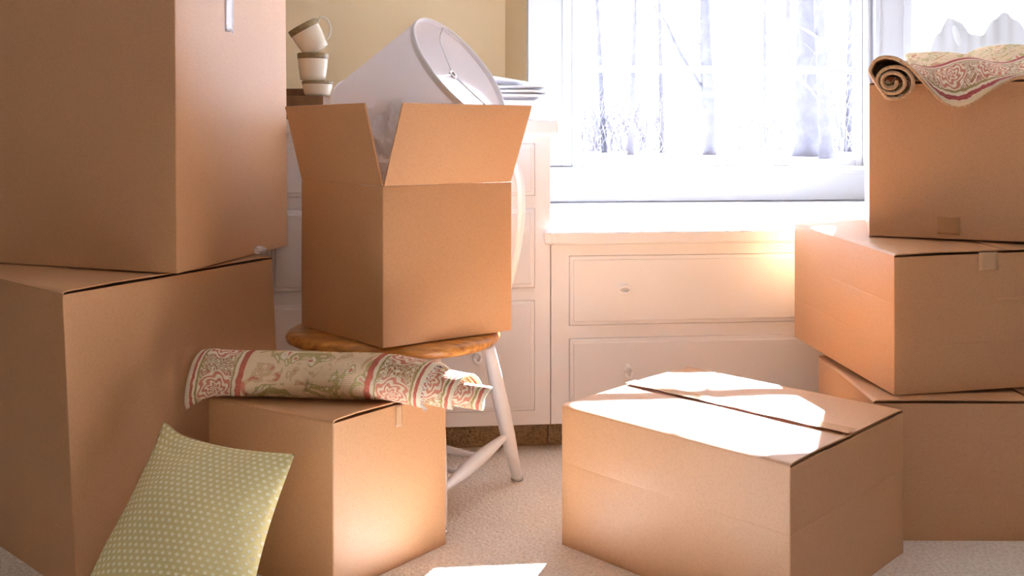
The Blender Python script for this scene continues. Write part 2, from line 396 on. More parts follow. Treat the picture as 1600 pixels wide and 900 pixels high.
def face_frame(s0, s1, z0, z1, holes, t0=0.0, t1=.02):
    """front board with rectangular openings (grid cut)"""
    m = MB(); ss = sorted({s0, s1, *[h[0] for h in holes], *[h[1] for h in holes]}); zs = sorted({z0, z1, *[h[2] for h in holes], *[h[3] for h in holes]})
    for i in range(len(ss)-1):
        for j in range(len(zs)-1):
            cs, cz = (ss[i]+ss[i+1])/2, (zs[j]+zs[j+1])/2
            if any(h[0] < cs < h[1] and h[2] < cz < h[3] for h in holes): continue
            m.box(ss[i], ss[i+1], t0, t1, zs[j], zs[j+1])
    return m
seat = thing('window_seat', P(1.3, .6, 0), 'long white built-in window seat with two wide drawers below the window', 'window seat')
gp = .0012
sd = [(.183, 1.50, .400, .619), (.183, 1.50, .135, .357), (1.56, 2.7, .400, .619), (1.56, 2.7, .135, .357)]
ff = face_frame(.124, 2.86, .089, .655, [(a-gp, b-(-gp), c-gp, d+gp) for a, b, c, d in sd])
ff.box(.124, 2.86, .05, TW-.005, .095, .655)
ff.obj('face_frame', M['white'], seat)
tp = MB(); tp.box(.124, 2.88, -.022, TW-.002, .657, .699, b=.008); tp.box(.099, .13, -.022, -.002, .657, .699, b=.008)
tp.obj('seat_top', M['white'], seat)
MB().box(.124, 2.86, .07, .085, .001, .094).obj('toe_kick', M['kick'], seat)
for i, (a, b_, c, d) in enumerate(sd):
    if i == 0: pl = [(.358, .512, .017, .011, 0.0), (1.325, .512, .017, .011, 0)]
    elif i == 1: pl = [(.369, .250, .011, .018, 0.2), (1.325, .25, .012, .017, 0)]
    else: pl = [((a+b_)/2, (c+d)/2, .015, .012, 0)]
    drawer(seat, a, b_, c, d, pl)
dres = thing('dresser', P(-.33, .6, 0), 'tall white built-in dresser with raised drawers and thick counter, left of window', 'dresser')
dcols = [(-.29, .071), (-.742, -.35)]
drows = [(.812, .975), (.521, .770), (.135, .480)]
holes = [(a-gp, b_+gp, c-gp, d+gp) for a, b_ in dcols for c, d in drows]
ff = face_frame(-.775, .121, .089, 1.004, holes)
ff.box(-.775, .121, .05, 1.58, .095, 1.003)
ff.obj('face_frame', M['white'], dres)
tp = MB(); tp.box(-.778, .146, -.014, 1.27, 1.005, 1.05, b=.006)
tp.obj('counter_top', M['white'], dres)
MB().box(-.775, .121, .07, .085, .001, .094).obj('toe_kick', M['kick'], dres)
for a, b_ in dcols:
    for (c, d) in drows:
        drawer(dres, a, b_, c, d, [((a+b_)/2, (c+d)/2, .011, .017, 0.1)])

# ------------------------------------------------------------------ curtain right of the window
def curt():
    c0 = P(2.02, TW-.05, 0)
    root = thing('curtain', P(2.4, TW-.05, 1.1), 'sheer white curtain with pale grey scalloped edging at right of window', 'curtain')
    v = []; f = []; n = 90; rows = 12
    for j in range(rows+1):
        for i in range(n+1):
            s = 2.03+.8*i/n; v.append(P(s, TW-.055+.003*math.sin(i*.8+j*.05), 1.0+1.25*j/rows))
    for j in range(rows):
        for i in range(n): a = j*(n+1)+i; f.append((a, a+1, a+n+2, a+n+1))
    mesh('curtain_cloth', v, f, M['curtain'], root, smooth=True)
    # scalloped lower layer: humps
    v = []; f = []
    def top(s):
        hump = [(2.05, 1.38), (2.095, 1.47), (2.15, 1.545), (2.20, 1.53), (2.26, 1.47), (2.31, 1.465), (2.37, 1.54), (2.42, 1.575), (2.48, 1.54), (2.54, 1.485), (2.60, 1.50), (2.66, 1.60), (2.74, 1.615), (2.83, 1.55)]
        for (a, b), (c, d) in zip(hump, hump[1:]):
            if a <= s <= c:
                t = (s-a)/(c-a); t = t*t*(3-2*t); return b+(d-b)*t
        return hump[0][1] if s < 2.05 else hump[-1][1]
    for j in range(7):
        for i in range(n+1):
            s = 2.05+.77*i/n; zt = top(s); v.append(P(s, TW-.070+.003*math.sin(i*.8), 1.0+(zt-1.0)*j/6))
    for j in range(6):
        for i in range(n): a = j*(n+1)+i; f.append((a, a+1, a+n+2, a+n+1))
    mesh('scalloped_edging', v, f, M['scallop'], root, smooth=True)
    for (s, z, a, b, tl) in ((2.175, 1.46, .016, .050, .3), (2.56, 1.45, .040, .045, -.2), (2.165, 1.70, .02, .05, 0), (2.52, 1.63, .03, .045, 0)):
        m = MB(); vv = [P(s, TW-.098, z)]
        for k in range(20):
            q = 2*PI*k/20; x = a*math.cos(q); y = b*math.sin(q)
            vv.append(P(s+x*math.cos(tl)-y*math.sin(tl), TW-.092, z+x*math.sin(tl)+y*math.cos(tl)))
        m.add(vv, [(0, k+1, (k+1) % 20+1) for k in range(20)]); m.obj('petal', M['curtain'], root, smooth=True)
    MB().tube([P(2.0, TW-.06, 2.27), P(2.86, TW-.06, 2.27)], .010, 12).obj('curtain_rod', M['trim'], root, smooth=True)
curt()

# ------------------------------------------------------------------ outside: snowy bank, trees, brush
def ground_z(x, y):
    t = max(0.0, min(1.0, (y-5)/10.0)); return 0.25+.45*t*t*(3-2*t)+max(0, y-15)*.012
gv = []; gf = []; nx, ny = 40, 40
for j in range(ny+1):
    for i in range(nx+1):
        x = -25+60*i/nx; y = 4.75+(j/ny)**1.7*70
        gv.append((x, y, ground_z(x, y)+.08*mnoise.noise(Vector((x*.4, y*.4, 0)))*min(1, (y-4.7)/3)))
for j in range(ny):
    for i in range(nx): a = j*(nx+1)+i; gf.append((a, a+1, a+nx+2, a+nx+1))
tag(mesh('snow_ground', gv, gf, M['snow'], smooth=True), kind='structure')
def px_at(px, Y): return (px-800)/1500*Y
def tree(px, Y, r, h, lean, branches, label, seed, curve=0.0, name='bare_tree'):
    rnd = random.Random(seed); x = px_at(px, Y); z0 = ground_z(x, Y)-.1
    root = thing(name, (x, Y, z0+.1), label, 'tree', 'bare trees outside the window')
    pts = [Vector((x+lean*t*h+curve*math.sin(t*3)*.5, Y, z0+h*t)) for t in [i/10 for i in range(11)]]
    tr = MB(); tr.tube(pts, [r*(1.25 if i == 0 else 1-.07*i) for i in range(11)], 10); tr.obj('trunk', M['bark'], root, smooth=True)
    m = MB()
    def branch(p, d, r0, L, depth):
        q = [p]; dd = d.normalized()
        for k in range(5):
            dd = (dd+Vector((rnd.uniform(-.25, .25), rnd.uniform(-.2, .2), rnd.uniform(-.1, .28)))).normalized(); q.append(q[-1]+dd*L/5)
        m.tube(q, [r0*(1-.16*k) for k in range(6)], 5)
        if depth > 0:
            for k in range(1, 6):
                for _ in range(1): branch(q[k], (dd+Vector((rnd.uniform(-1, 1), rnd.uniform(-.6, .6), rnd.uniform(-.2, .9)))), r0*.4, L*.5, depth-1)
    for k in range(branches):
        t = rnd.uniform(.22, .95); i = int(t*10); p = pts[i]
        branch(p, Vector((rnd.choice((-1, 1))*rnd.uniform(.5, 1), rnd.uniform(-.4, .4), rnd.uniform(.3, 1.1))), r*.22, h*rnd.uniform(.2, .34), 1)
    if branches: tag(m.obj('branches', M['twig'], root), kind='stuff')
    return root, pts
T1, tp1 = tree(1112, 15, .125, 4.2, -.02, 6, 'bare tree with leaning limb, behind the second pane column from left', 3, -.12)
m = MB(); b0 = Vector((px_at(1090, 15), 15, 1+(212-130)/100))
m.tube(smoothcurve([b0+Vector((.18, 0, -.25)), b0, Vector((px_at(1058, 15), 15, 2.35)), Vector((px_at(1040, 15), 15, 2.75)), Vector((px_at(1022, 15), 15, 3.0)), Vector((px_at(1004, 15), 15, 3.5))], 4), [.055-.0018*k for k in range(21)], 8)
m.obj('limb', M['bark'], T1, smooth=True)
tree(1262, 14, .22, 4.4, .0, 7, 'thickest bare trunk outside, behind the right pane column', 5)
tree(1293, 13, .10, 4.4, -.055, 6, 'slimmer bare trunk leaning left just right of the thickest trunk', 8)
tree(1325, 17, .07, 4.6, .02, 7, 'thin bare tree nearest the right edge of the window glass', 9)
tree(1035, 17, .045, 4.4, -.02, 4, 'slender bare sapling just right of the leftmost vertical muntin', 11)
tree(985, 16, .05, 4.4, .03, 8, 'slender bare tree behind the leftmost pane column, right one', 12)
tree(945, 17, .055, 4.4, -.05, 8, 'bare tree leaning left behind the leftmost pane column', 13)
tree(1195, 22, .06, 5.0, .0, 8, 'distant thin tree in the third pane column from left', 14)
def brush(px, Y, wdt, hgt, n, label, seed):
    rnd = random.Random(seed); x = px_at(px, Y); z = ground_z(x, Y); m = MB()
    for k in range(n):
        p = Vector((x+rnd.uniform(-wdt, wdt)*.5, Y+rnd.uniform(-.4, .4), z)); d = Vector((rnd.uniform(-.5, .5), rnd.uniform(-.3, .3), 1)).normalized()
        L = hgt*rnd.uniform(.5, 1); q = [p]
        for i in range(4):
            d = (d+Vector((rnd.uniform(-.35, .35), rnd.uniform(-.2, .2), rnd.uniform(-.2, .2)))).normalized(); q.append(q[-1]+d*L/4)
        m.tube(q, [.014, .012, .009, .007, .004], 4)
        for i in (1, 2, 3): 
            e = (d+Vector((rnd.uniform(-1, 1), rnd.uniform(-.5, .5), rnd.uniform(-.3, .6)))).normalized(); m.tube([q[i], q[i]+e*L*.3], [.007, .003], 3)
    tag(m.obj('shrub', M['twig'], loc=(x, Y, z)), label, 'shrub')
brush(957, 17, 1.9, 1.5, 150, 'dense bare thicket on the snowy bank behind the leftmost panes', 1)
brush(1165, 18, 2.0, 1.3, 70, 'loose bare thicket between the leaning-limb tree and the thick trunk', 2)
brush(1300, 17, 1.3, 2.0, 60, 'upright bare thicket behind the rightmost panes', 4)

# ------------------------------------------------------------------ cardboard boxes
TH = .0045
def rounded_loop(c, inset, r, n_edge, wob, phase):
    """c: 4 corner Vectors (ccw from near going right, far, left). returns points of a rounded parallelogram"""
    cen = sum(c, Vector())/4; k = []
    for i in range(4):
        a, b, d = c[i-1], c[i], c[(i+1) % 4]; u = (a-b).normalized(); v = (d-b).normalized()
        sa = max(.3, u.cross(v).length); k.append(b+(u+v)*inset/sa)
    out = []
    for i in range(4):
        b = k[i]; a = k[i-1]; d = k[(i+1) % 4]; u = (a-b).normalized(); v = (d-b).normalized()
        p0 = b+u*r; p2 = b+v*r
        for t in (0, .33, .67, 1): out.append(p0*(1-t)**2+b*2*t*(1-t)+p2*t*t)
        e0 = b+v*r; e1 = d-(d-b).normalized()*r; nrm = Vector((v.y, -v.x, 0))
        if nrm.dot((b+d)/2-cen) < 0: nrm = -nrm
        for q in range(1, n_edge):
            t = q/n_edge; amp = wob*math.sin(PI*t)*(.6+.4*math.sin(phase+i*2.1+q*.9))
            out.append(e0*(1-t)+e1*t+nrm*amp)
    return out
def carton(near, right, left, z, h, label, shift=(0, 0), tilt=(0, 0), creases=(), open_=False, wob=.0025, group=None, seam_tape=False, flapdrop=0.0):
    """near,right,left: floor positions of three corners; tilt: z offsets of right and left corners"""
    n = Vector((*near, z)); r = Vector((*right, z+tilt[0])); l = Vector((*left, z+tilt[1])); fa = r+l-n
    bot = [n, r, fa, l]; top = [p+Vector((shift[0], shift[1], h)) for p in bot]
    root = thing('cardboard_box', sum(bot, Vector())/4, label, 'box', group)
    rows = [0, .012]
    for c in creases: rows += [c-.012, c-.004, c, c+.004, c+.012]
    rows += [.25, .5, .75, .985, 1.0]; rows = sorted(set(rows))
    ne = 8; loops = []
    def cor(t): return [b.lerp(tt, t) for b, tt in zip(bot, top)]
    for q, t in enumerate(rows):
        groove = 0.0
        for c in creases:
            if abs(t-c) < .001: groove = .0005
            elif abs(t-c) < .006: groove = .0002
            elif abs(t-c) < .014: groove = 0
        loops.append(rounded_loop(cor(t), groove, .004, ne, wob*math.sin(PI*min(1, max(0, t))), q*.5))
    inner = [rounded_loop(cor(t), TH, .003, ne, wob*math.sin(PI*t), 0) for t in (1.0, 0.5, .012)]
    allv = []; 
    for L_ in loops+inner: allv += L_
    nl = len(loops[0]); F = []
    tot = len(loops)+len(inner)
    for a in range(tot-1):
        for k in range(nl): F.append((a*nl+k, a*nl+(k+1) % nl, (a+1)*nl+(k+1) % nl, (a+1)*nl+k))
    F.append(tuple(range(nl))[::-1]); F.append(tuple((tot-1)*nl+k for k in range(nl)))
    body = mesh('body', allv, F, M['card'], root, auto=math.radians(30))
    Z = Vector((0, 0, 1))
    if not open_:
        # two long flaps hinged on the near-left edge and the opposite edge, meeting at a seam
        A0, A1 = top[0], top[3]; B0, B1 = top[1], top[2]
        for (h0, h1, o0_, o1_, sgn) in ((A0, A1, B0, B1, 0), (B0, B1, A0, A1, 1)):
            v = []; ts = [0, .004, .012, .03, .2, .35, .496]
            e = (h1-h0).normalized(); mm = 16
            for side in (0, 1):
                for ti, t in enumerate(ts):
                    for q in range(mm+1):
                        w_ = q/mm; p = (h0+e*.0015).lerp(h1-e*.0015, w_); pp = (o0_+e*.0015).lerp(o1_-e*.0015, w_)
                        # t in metres near hinge, fraction beyond
                        L_ = (pp-p).length
                        tt = (t if ti < 4 else t*L_)
                        pos = p+(pp-p).normalized()*(tt+.0006)
                        lift = (0, .0035, .0048, .0052, .006, .0056, .0052)[ti]+(.0014*t*2*sgn if ti > 3 else 0)+.0012*math.sin(w_*9+t*7+sgn*2)*(1 if ti > 2 else 0)
                        lift -= flapdrop*math.sin(PI*w_)*(t if ti > 3 else 0)*2
                        v.append(pos+Z*(lift+(TH*.75 if side == 0 else 0.0)))
            f = []; K = (mm+1)*len(ts)
            for side in (0, 1):
                for i in range(len(ts)-1):
                    for q in range(mm):
                        a = side*K+i*(mm+1)+q; f.append((a, a+1, a+mm+2, a+mm+1))
            for i in range(len(ts)-1):
                for q in (0, mm):
                    a = i*(mm+1)+q; f.append((a, a+mm+1, a+mm+1+K, a+K))
            for q in range(mm):
                for i in (0, len(ts)-1):
                    a = i*(mm+1)+q; f.append((a, a+1, a+1+K, a+K))
            mesh('flap', v, f, M['card'], root, auto=math.radians(35))
        # inner flaps just under, keep the gap dark but closed
        for (h0, h1, o0_) in ((top[0], top[1], top[3]), (top[3], top[2], top[0])):
            d = (o0_-h0).normalized(); e = (h1-h0).normalized()
            a = h0+d*.006+e*.008-Z*.003; b = h1+d*.006-e*.008-Z*.003; Lf = min((o0_-h0).length*.42, .26)
            MB().hexa([a-Z*.003, b-Z*.003, b+d*Lf-Z*.003, a+d*Lf-Z*.003, a, b, b+d*Lf, a+d*Lf]).obj('inner_flap', M['card'], root)
        if seam_tape:
            m0 = (top[0]+top[1])/2; m1 = (top[3]+top[2])/2; e = (m1-m0).normalized(); sd_ = (top[1]-top[0]).normalized()*.022
            v = []; f = []; n_ = 24
            for q in range(n_+1):
                p = m0.lerp(m1, q/n_)+Z*(.0145+.0008*math.sin(q*1.3)); v += [p-sd_, p+sd_]
            for q in range(n_): f.append((2*q, 2*q+1, 2*q+3, 2*q+2))
            mesh('tape', v, f, M['tape'], root, smooth=True)
    return root, bot, top
def tape_patch(root, p0, along, down, w_, h_, nrm, mat, fold=0.0, name='tape'):
    """strip on a wall face, p0 = top centre, optional fold back over the top"""
    a = along.normalized(); d = down.normalized(); off = nrm.normalized()*.0016
    v = []; f = []; n = 8
    for i in range(n+1):
        for j in range(5):
            wob = nrm.normalized()*.0006*math.sin(i*2.3+j*1.7)
            edge = .0012*math.sin(j*5.1) if i == n else 0
            v.append(p0+a*(j/4-.5)*w_+d*(h_*i/n+edge)+off+wob)
    for i in range(n):
        for j in range(4): q = i*5+j; f.append((q, q+1, q+6, q+5))
    o = mesh(name, v, f, mat, root, smooth=True)
    md = o.modifiers.new('t', 'SOLIDIFY'); md.thickness = .0004
    return o

# bottom left large box
b2, b2b, b2t = carton((-.943, 2.078), (-.641, 2.689), (-1.40, 2.47), 0, .655, 'large cardboard box on the carpet at left, carrying the biggest box', shift=(-.03, 0))
# big top left box
b1, b1b, b1t = carton((-.806, 2.310), (-.677, 2.900), (-1.43, 2.545), .668, .745, 'biggest cardboard box, top of left stack, white tape at its top', shift=(-.006, 0), wob=.003)
fn = Vector((.984, -.179, 0)); ar = (b1t[1]-b1t[0])
pt = b1t[0].lerp(b1t[1], .43); tape_patch(b1, pt-Vector((0, 0, 0)), ar, Vector((0, 0, -1)), .044, .137, fn, M['whitetape'])
# small box under the rug
b4, b4b, b4t = carton((-.387, 2.080), (-.161, 2.351), (-.717, 2.265), 0, .376, 'small cardboard box at lower left with rolled rug across its top')
fr4 = (b4t[1]-b4t[0]); n4 = Vector((fr4.y, -fr4.x, 0)); pt = b4t[0].lerp(b4t[1], .55)
tape_patch(b4, pt-Vector((0, 0, .001)), fr4, Vector((0, 0, -1)), .020, .05, n4, M['tape'])
# centre box
b5, b5b, b5t = carton((.557, 1.920), (.941, 2.306), (.121, 2.350), 0, .335, 'wide low cardboard box at front centre with sunlit top', creases=(.60,), seam_tape=True)
# lower right box
b8, b8b, b8t = carton((.893, 2.372), (1.68, 2.366), (.912, 2.86), 0, .338, 'bottom cardboard box of the right stack, standing on carpet', creases=(.34, .67))
d8 = b8t[1]-b8t[0]
# middle right box (tilted a little, resting on the one below)
b6, b6b, b6t = carton((.956, 2.402), (1.56, 2.496), (.871, 2.962), .350, .345, 'middle cardboard box of the right stack, tape at its front edge', tilt=(.012, .030), creases=(.345, .665))
d6 = b6t[1]-b6t[0]; n6 = Vector((d6.y, -d6.x, 0)); pt = b6t[0].lerp(b6t[1], .42)
tape_patch(b6, pt+Vector((0, 0, .004)), d6, Vector((0, 0, -1)), .052, .046, n6, M['tape'])
# top right box
b7, b7b, b7t = carton((.993, 2.670), (1.543, 2.410), (1.113, 3.03), .7225, .4185, 'top cardboard box of the right stack, under the patterned rug')
d7 = b7t[1]-b7t[0]; n7 = Vector((d7.y, -d7.x, 0)); pt = b7b[0].lerp(b7b[1], .33)
tape_patch(b7, pt+Vector((0, 0, .062)), d7, Vector((0, 0, -1)), .055, .05, n7, M['smudge'], name='scuff_mark')
# open box on the chair
SEATZ = .472
b3, b3b, b3t = carton((-.319, 2.3715), (0.0, 2.590), (-.584, 2.660), SEATZ+.003, .400, 'open cardboard box standing on the chair with flaps up', open_=True, wob=.002)
def flap(p0, p1, nrm, L_, ang, inset=.004):
    e = (p1-p0).normalized(); a = p0+e*inset; b = p1-e*inset; nrm = nrm.normalized()
    up = Vector((0, 0, 1))*math.cos(ang)+nrm*math.sin(ang); tn = nrm*math.cos(ang)-Vector((0, 0, 1))*math.sin(ang)
    v = []; f = []; mm = 10; R = 8
    for side in (0, 1):
        for j in range(R+1):
            for i in range(mm+1):
                q = j/R; bend = .004*math.sin(PI*q)*math.sin(PI*i/mm)
                v.append(a.lerp(b, i/mm)+up*(L_*q)+tn*(bend-(TH if side else 0))+Vector((0, 0, .0008))+e*(.0008*math.sin(j*3.1) if i in (0, mm) else 0))
    K = (R+1)*(mm+1)
    for side in (0, 1):
        for j in range(R):
            for i in range(mm): q = side*K+j*(mm+1)+i; f.append((q, q+1, q+mm+2, q+mm+1))
    ed = []
    for j in range(R):
        for i in (0, mm): q = j*(mm+1)+i; ed.append((q, q+mm+1, q+mm+1+K, q+K))
    for i in range(mm):
        for j in (0, R): q = j*(mm+1)+i; ed.append((q, q+1, q+1+K, q+K))
    o = mesh('flap', v, f+ed, M['card'], b3, auto=math.radians(30))
    return o
def outn(p0, p1, cen):
    e = p1-p0; n = Vector((e.y, -e.x, 0)); 
    return n if n.dot((p0+p1)/2-cen) > 0 else -n
c3 = sum(b3t, Vector())/4
flap(b3t[0], b3t[1], outn(b3t[0], b3t[1], c3), .224, math.radians(26))
flap(b3t[3], b3t[0], outn(b3t[3], b3t[0], c3), .210, math.radians(14.5))
flap(b3t[1], b3t[2], outn(b3t[1], b3t[2], c3), .190, math.radians(178), inset=.03)
flap(b3t[2], b3t[3], outn(b3t[2], b3t[3], c3), .190, math.radians(178), inset=.03)

# ------------------------------------------------------------------ lamp shade in the open box
def lampshade():
    ax = Vector((.726, -.354, .589)).normalized(); D = 2.62
    C1 = Vector(((719-800)*D/1500, D, 1+(212-107)*D/1500)); Lh = .312; C2 = C1-ax*Lh
    root = thing('lamp_shade', C2, 'white tapered lamp shade lying tilted in the open box on the chair', 'lamp shade')
    q = ax.to_track_quat('Z', 'Y').to_matrix().to_4x4(); mt = Matrix.Translation(C2) @ q
    r2, r1 = .191, .173
    MB().lathe([(r2+(r1-r2)*i/6, Lh*i/6) for i in range(7)]+[(r2-.0025+(r1-r2)*i/6, Lh*i/6) for i in range(6, -1, -1)], 72, mt).obj('shade_cover', M['shade'], root, auto=math.radians(50))
    for (r, h) in ((r1, Lh), (r2, 0)):
        sg = -1 if h else 1
        MB().lathe([(r+.0022, h+sg*.014), (r+.0028, h+sg*.003), (r+.0015, h-sg*.0022), (r-.003, h-sg*.0022), (r-.0048, h+sg*.003), (r-.0048, h+sg*.012), (r+.0022, h+sg*.014)], 72, mt).obj('rim', M['rim'], root, smooth=True)
    sp = MB(); hz = Lh-.028
    for k in range(3):
        a = 2*PI*k/3 + SPROT; d = Vector((math.cos(a), math.sin(a), 0))
        pts = [d*.012+Vector((0, 0, hz)), d*.09+Vector((0, 0, hz)), d*(r1-.03)+Vector((0, 0, hz+.004)), d*(r1-.006)+Vector((0, 0, Lh-.003))]
        sp.tube([mt @ p for p in smoothcurve(pts, 5)], .0021, 8)
    s1 = sp.obj('spider', M['metal'], root, smooth=True)
    MB().lathe([(.0075, hz-.003), (.0135, hz-.003), (.0145, hz), (.0135, hz+.003), (.0075, hz+.003), (.0075, hz-.003)], 24, mt).obj('hub_ring', M['metal'], s1, smooth=True)
SPROT = 1.16
lampshade()
# crumpled packing paper inside
def paper(name, c, rx, ry, rz, label, seed, cat='paper', amp=.35, sub=5):
    bm = bmesh.new(); bmesh.ops.create_icosphere(bm, subdivisions=sub, radius=1)
    for v in bm.verts:
        p = v.co.copy(); q = p*2.2+Vector((seed, 0, 0))
        n = abs(mnoise.noise(q))*1.4+.6*abs(mnoise.noise(q*2.3))+.3*abs(mnoise.noise(q*5))
        s = 1-amp*n; v.co = Vector((p.x*rx*s, p.y*ry*s, p.z*rz*s))+Vector(c)
    bm.verts.index_update(); vs_ = [v.co.copy() for v in bm.verts]; fs = [tuple(v.index for v in f.verts) for f in bm.faces]; bm.free()
    o = mesh(name, vs_, fs, M['paper'], loc=c, auto=math.radians(40)); tag(o, label, cat); return o
paper('packing_paper', (-.300, 2.54, .92), .115, .12, .19, 'crumpled white packing paper between flaps of the open box', 3.3)
paper('tissue_scrap', (-.700, 2.665, .668+.014), .020, .02, .014, 'small white paper scrap at back corner under the biggest box', 8.3, sub=3)

# ------------------------------------------------------------------ chair
def chair():
    c = Vector((-.3255, 2.637, 0)); ya = math.radians(-14)
    root = thing('wooden_chair', c, 'white chair with honey oak seat carrying the open box', 'chair')
    rot = Matrix.Rotation(ya, 3, 'Z')
    # saddle seat: superellipse outline, rounded edge
    n = 64; v = []; f = []
    prof = [(.0, SEATZ), (.80, SEATZ), (.93, SEATZ-.001), (.975, SEATZ-.005), (1.0, SEATZ-.016), (.99, SEATZ-.027), (.93, SEATZ-.036), (.80, SEATZ-.040), (0.0, SEATZ-.040)]
    a_, b_ = .293, .226
    for (s, z) in prof[1:-1]:
        for k in range(n):
            q = 2*PI*k/n; e = 2/2.35
            x = a_*math.copysign(abs(math.cos(q))**e, math.cos(q)); y = b_*math.copysign(abs(math.sin(q))**e, math.sin(q))
            p = rot @ Vector((x*s, y*s, 0)); v.append(c+p+Vector((0, 0, z)))
    R = len(prof)-2
    for i in range(R-1):
        for k in range(n): f.append((i*n+k, i*n+(k+1) % n, (i+1)*n+(k+1) % n, (i+1)*n+k))
    f.append(tuple(range(n))); f.append(tuple((R-1)*n+k for k in range(n))[::-1])
    mesh('seat', v, f, M['oak'], root, auto=math.radians(50))
    legs = {'right': ((-.063, 2.562, .44), (.0149, 2.788, .006)), 'near': ((-.200, 2.470, .44), (-.178, 2.42, .006)),
            'left': ((-.550, 2.683, .44), (-.68, 2.72, .006)), 'far': ((-.358, 2.80, .44), (-.40, 2.90, .006))}
    def onleg(k, z):
        a, b = Vector(legs[k][0]), Vector(legs[k][1]); t = (a.z-z)/(a.z-b.z); return a.lerp(b, t)
    for k, (a, b) in legs.items():
        a = Vector(a); b = Vector(b); pts = [a.lerp(b, t) for t in (0, .1, .3, .5, .68, .72, .76, .9, .97, 1)]
        l = MB().tube(pts, [.0155, .0175, .0205, .0215, .0205, .0198, .0195, .0165, .015, .0145], 18).obj('leg', M['chairwhite'], root, smooth=True)
        d = (a-b).normalized()
        MB().lathe([(.001, 0), (.017, 0), (.019, .003), (.017, .007), (.012, .009), (.001, .009)], 20, Matrix.Translation((b.x, b.y, 0.001))).obj('glide', M['metal'], l, smooth=True)
    def stretch(p, q, r):
        l = (q-p); MB().tube([p+l*t for t in (0, .08, .2, .35, .5, .65, .8, .92, 1)], [r*.55, r*.62, r*.85, r*1.1, r*1.18, r*1.1, r*.85, r*.62, r*.55], 14).obj('stretcher', M['chairwhite'], root, smooth=True)
    stretch(onleg('right', .158), onleg('near', .098), .0165)
    stretch(onleg('left', .16), onleg('far', .16), .0165)
    m1 = onleg('right', .158).lerp(onleg('near', .098), .42); m2 = onleg('left', .16).lerp(onleg('far', .16), .5)
    stretch(m1, m2, .0125)
    m1b = onleg('right', .158).lerp(onleg('near', .098), .70); m2b = onleg('left', .16).lerp(onleg('far', .16), .15)
    stretch(m1b, m2b, .0115)
    # bow back with spindles, behind the box
    bowp = [(-.045, 2.715, .465), (-.015, 2.77, .55), (.016, 2.83, .67), (.028, 2.87, .79), (.018, 2.90, .89), (-.03, 2.925, .955), (-.14, 2.935, .985), (-.27, 2.935, .985), (-.38, 2.925, .94), (-.43, 2.91, .85), (-.44, 2.885, .70), (-.43, 2.86, .57), (-.41, 2.82, .465)]
    bw = smoothcurve(bowp, 6)
    MB().tube(bw, .0115, 12).obj('bow', M['chairwhite'], root, smooth=True)
    for i in range(1, 6):
        t = i/6; foot = Vector((-.05, 2.76, .465)).lerp(Vector((-.40, 2.84, .465)), t); tp_ = bw[int(22+t*24)]
        MB().tube([foot, foot.lerp(tp_, .5), tp_], [.007, .009, .006], 10).obj('spindle', M['chairwhite'], root, smooth=True)
chair()

# ------------------------------------------------------------------ rolled rug on the small box
def rolled_rug():
    W = .565; M['rug1'] = rugmat('woven_floral_rug', W, seed=.35)
    turns = 2.35; rin, rout = .031, .0545; zt = .376+.0125
    A = Vector((-.765, 2.275, 0)); B = Vector((-.165, 2.225, 0)); dirv = (B-A).normalized(); side = Vector((-dirv.y, dirv.x, 0))
    root = thing('rolled_rug', (-.45, 2.25, zt), 'floral rug rolled up tightly on top of the small box, its wraps slipping out', 'rug')
    nv = int(turns*30); nu = 46; v = []; f = []; uv = []
    arc = 0
    for j in range(nv+1):
        q = j/nv; th = 2*PI*turns*q - 1.9 - 2*PI*turns; r = rin+(rout-rin)*q
        if j: arc += r*2*PI*turns/nv
        shift = (1-q)**1.0*.165
        for i in range(nu+1):
            wv = W*i/nu; x = wv+shift
            rl = r
            # soft irregular roll, droop of the overhanging ends
            rl *= 1+.05*mnoise.noise(Vector((x*9, th*.35, 2.0)))
            if x < .10: rl *= 1+.22*((.10-x)/.10)**1.5*q
            zc = zt+.052-(.012 if x > .45 else 0)*min(1, (x-.45)/.2 if x > .45 else 0)
            if x < .06: zc -= .020*((.06-x)/.06)**1.5
            if x > .50: zc -= .026*((x-.50)/.2)
            sq = 1.0-.06*(1 if math.sin(th) < 0 else 0)
            p = A+dirv*(x+.012*math.cos(th)*(1 if x > .3 else -.5))+side*(rl*math.cos(th)*1.02)+Vector((0, 0, zc+rl*math.sin(th)*sq))
            v.append(p); uv.append((wv, arc))
    for j in range(nv):
        for i in range(nu): a = j*(nu+1)+i; f.append((a, a+1, a+nu+2, a+nu+1))
    o = mesh('rug_pile', v, f, M['rug1'], root, smooth=True, uvs=uv)
    md = o.modifiers.new('thick', 'SOLIDIFY'); md.thickness = .0065; md.offset = 0
    # fringe of short cream yarns along the right hem of the outer wrap
    m = MB(); rnd = random.Random(4)
    for j in range(nv-26, nv+1):
        for k in range(2):
            p = v[j*(nu+1)+nu]; m.tube([p, p+dirv*rnd.uniform(.006, .014)+Vector((0, rnd.uniform(-.004, .002), -rnd.uniform(.004, .016)))], [.0010, .0005], 4)
    tag(m.obj('fringe', M['rim'], root), kind='stuff')
rolled_rug()

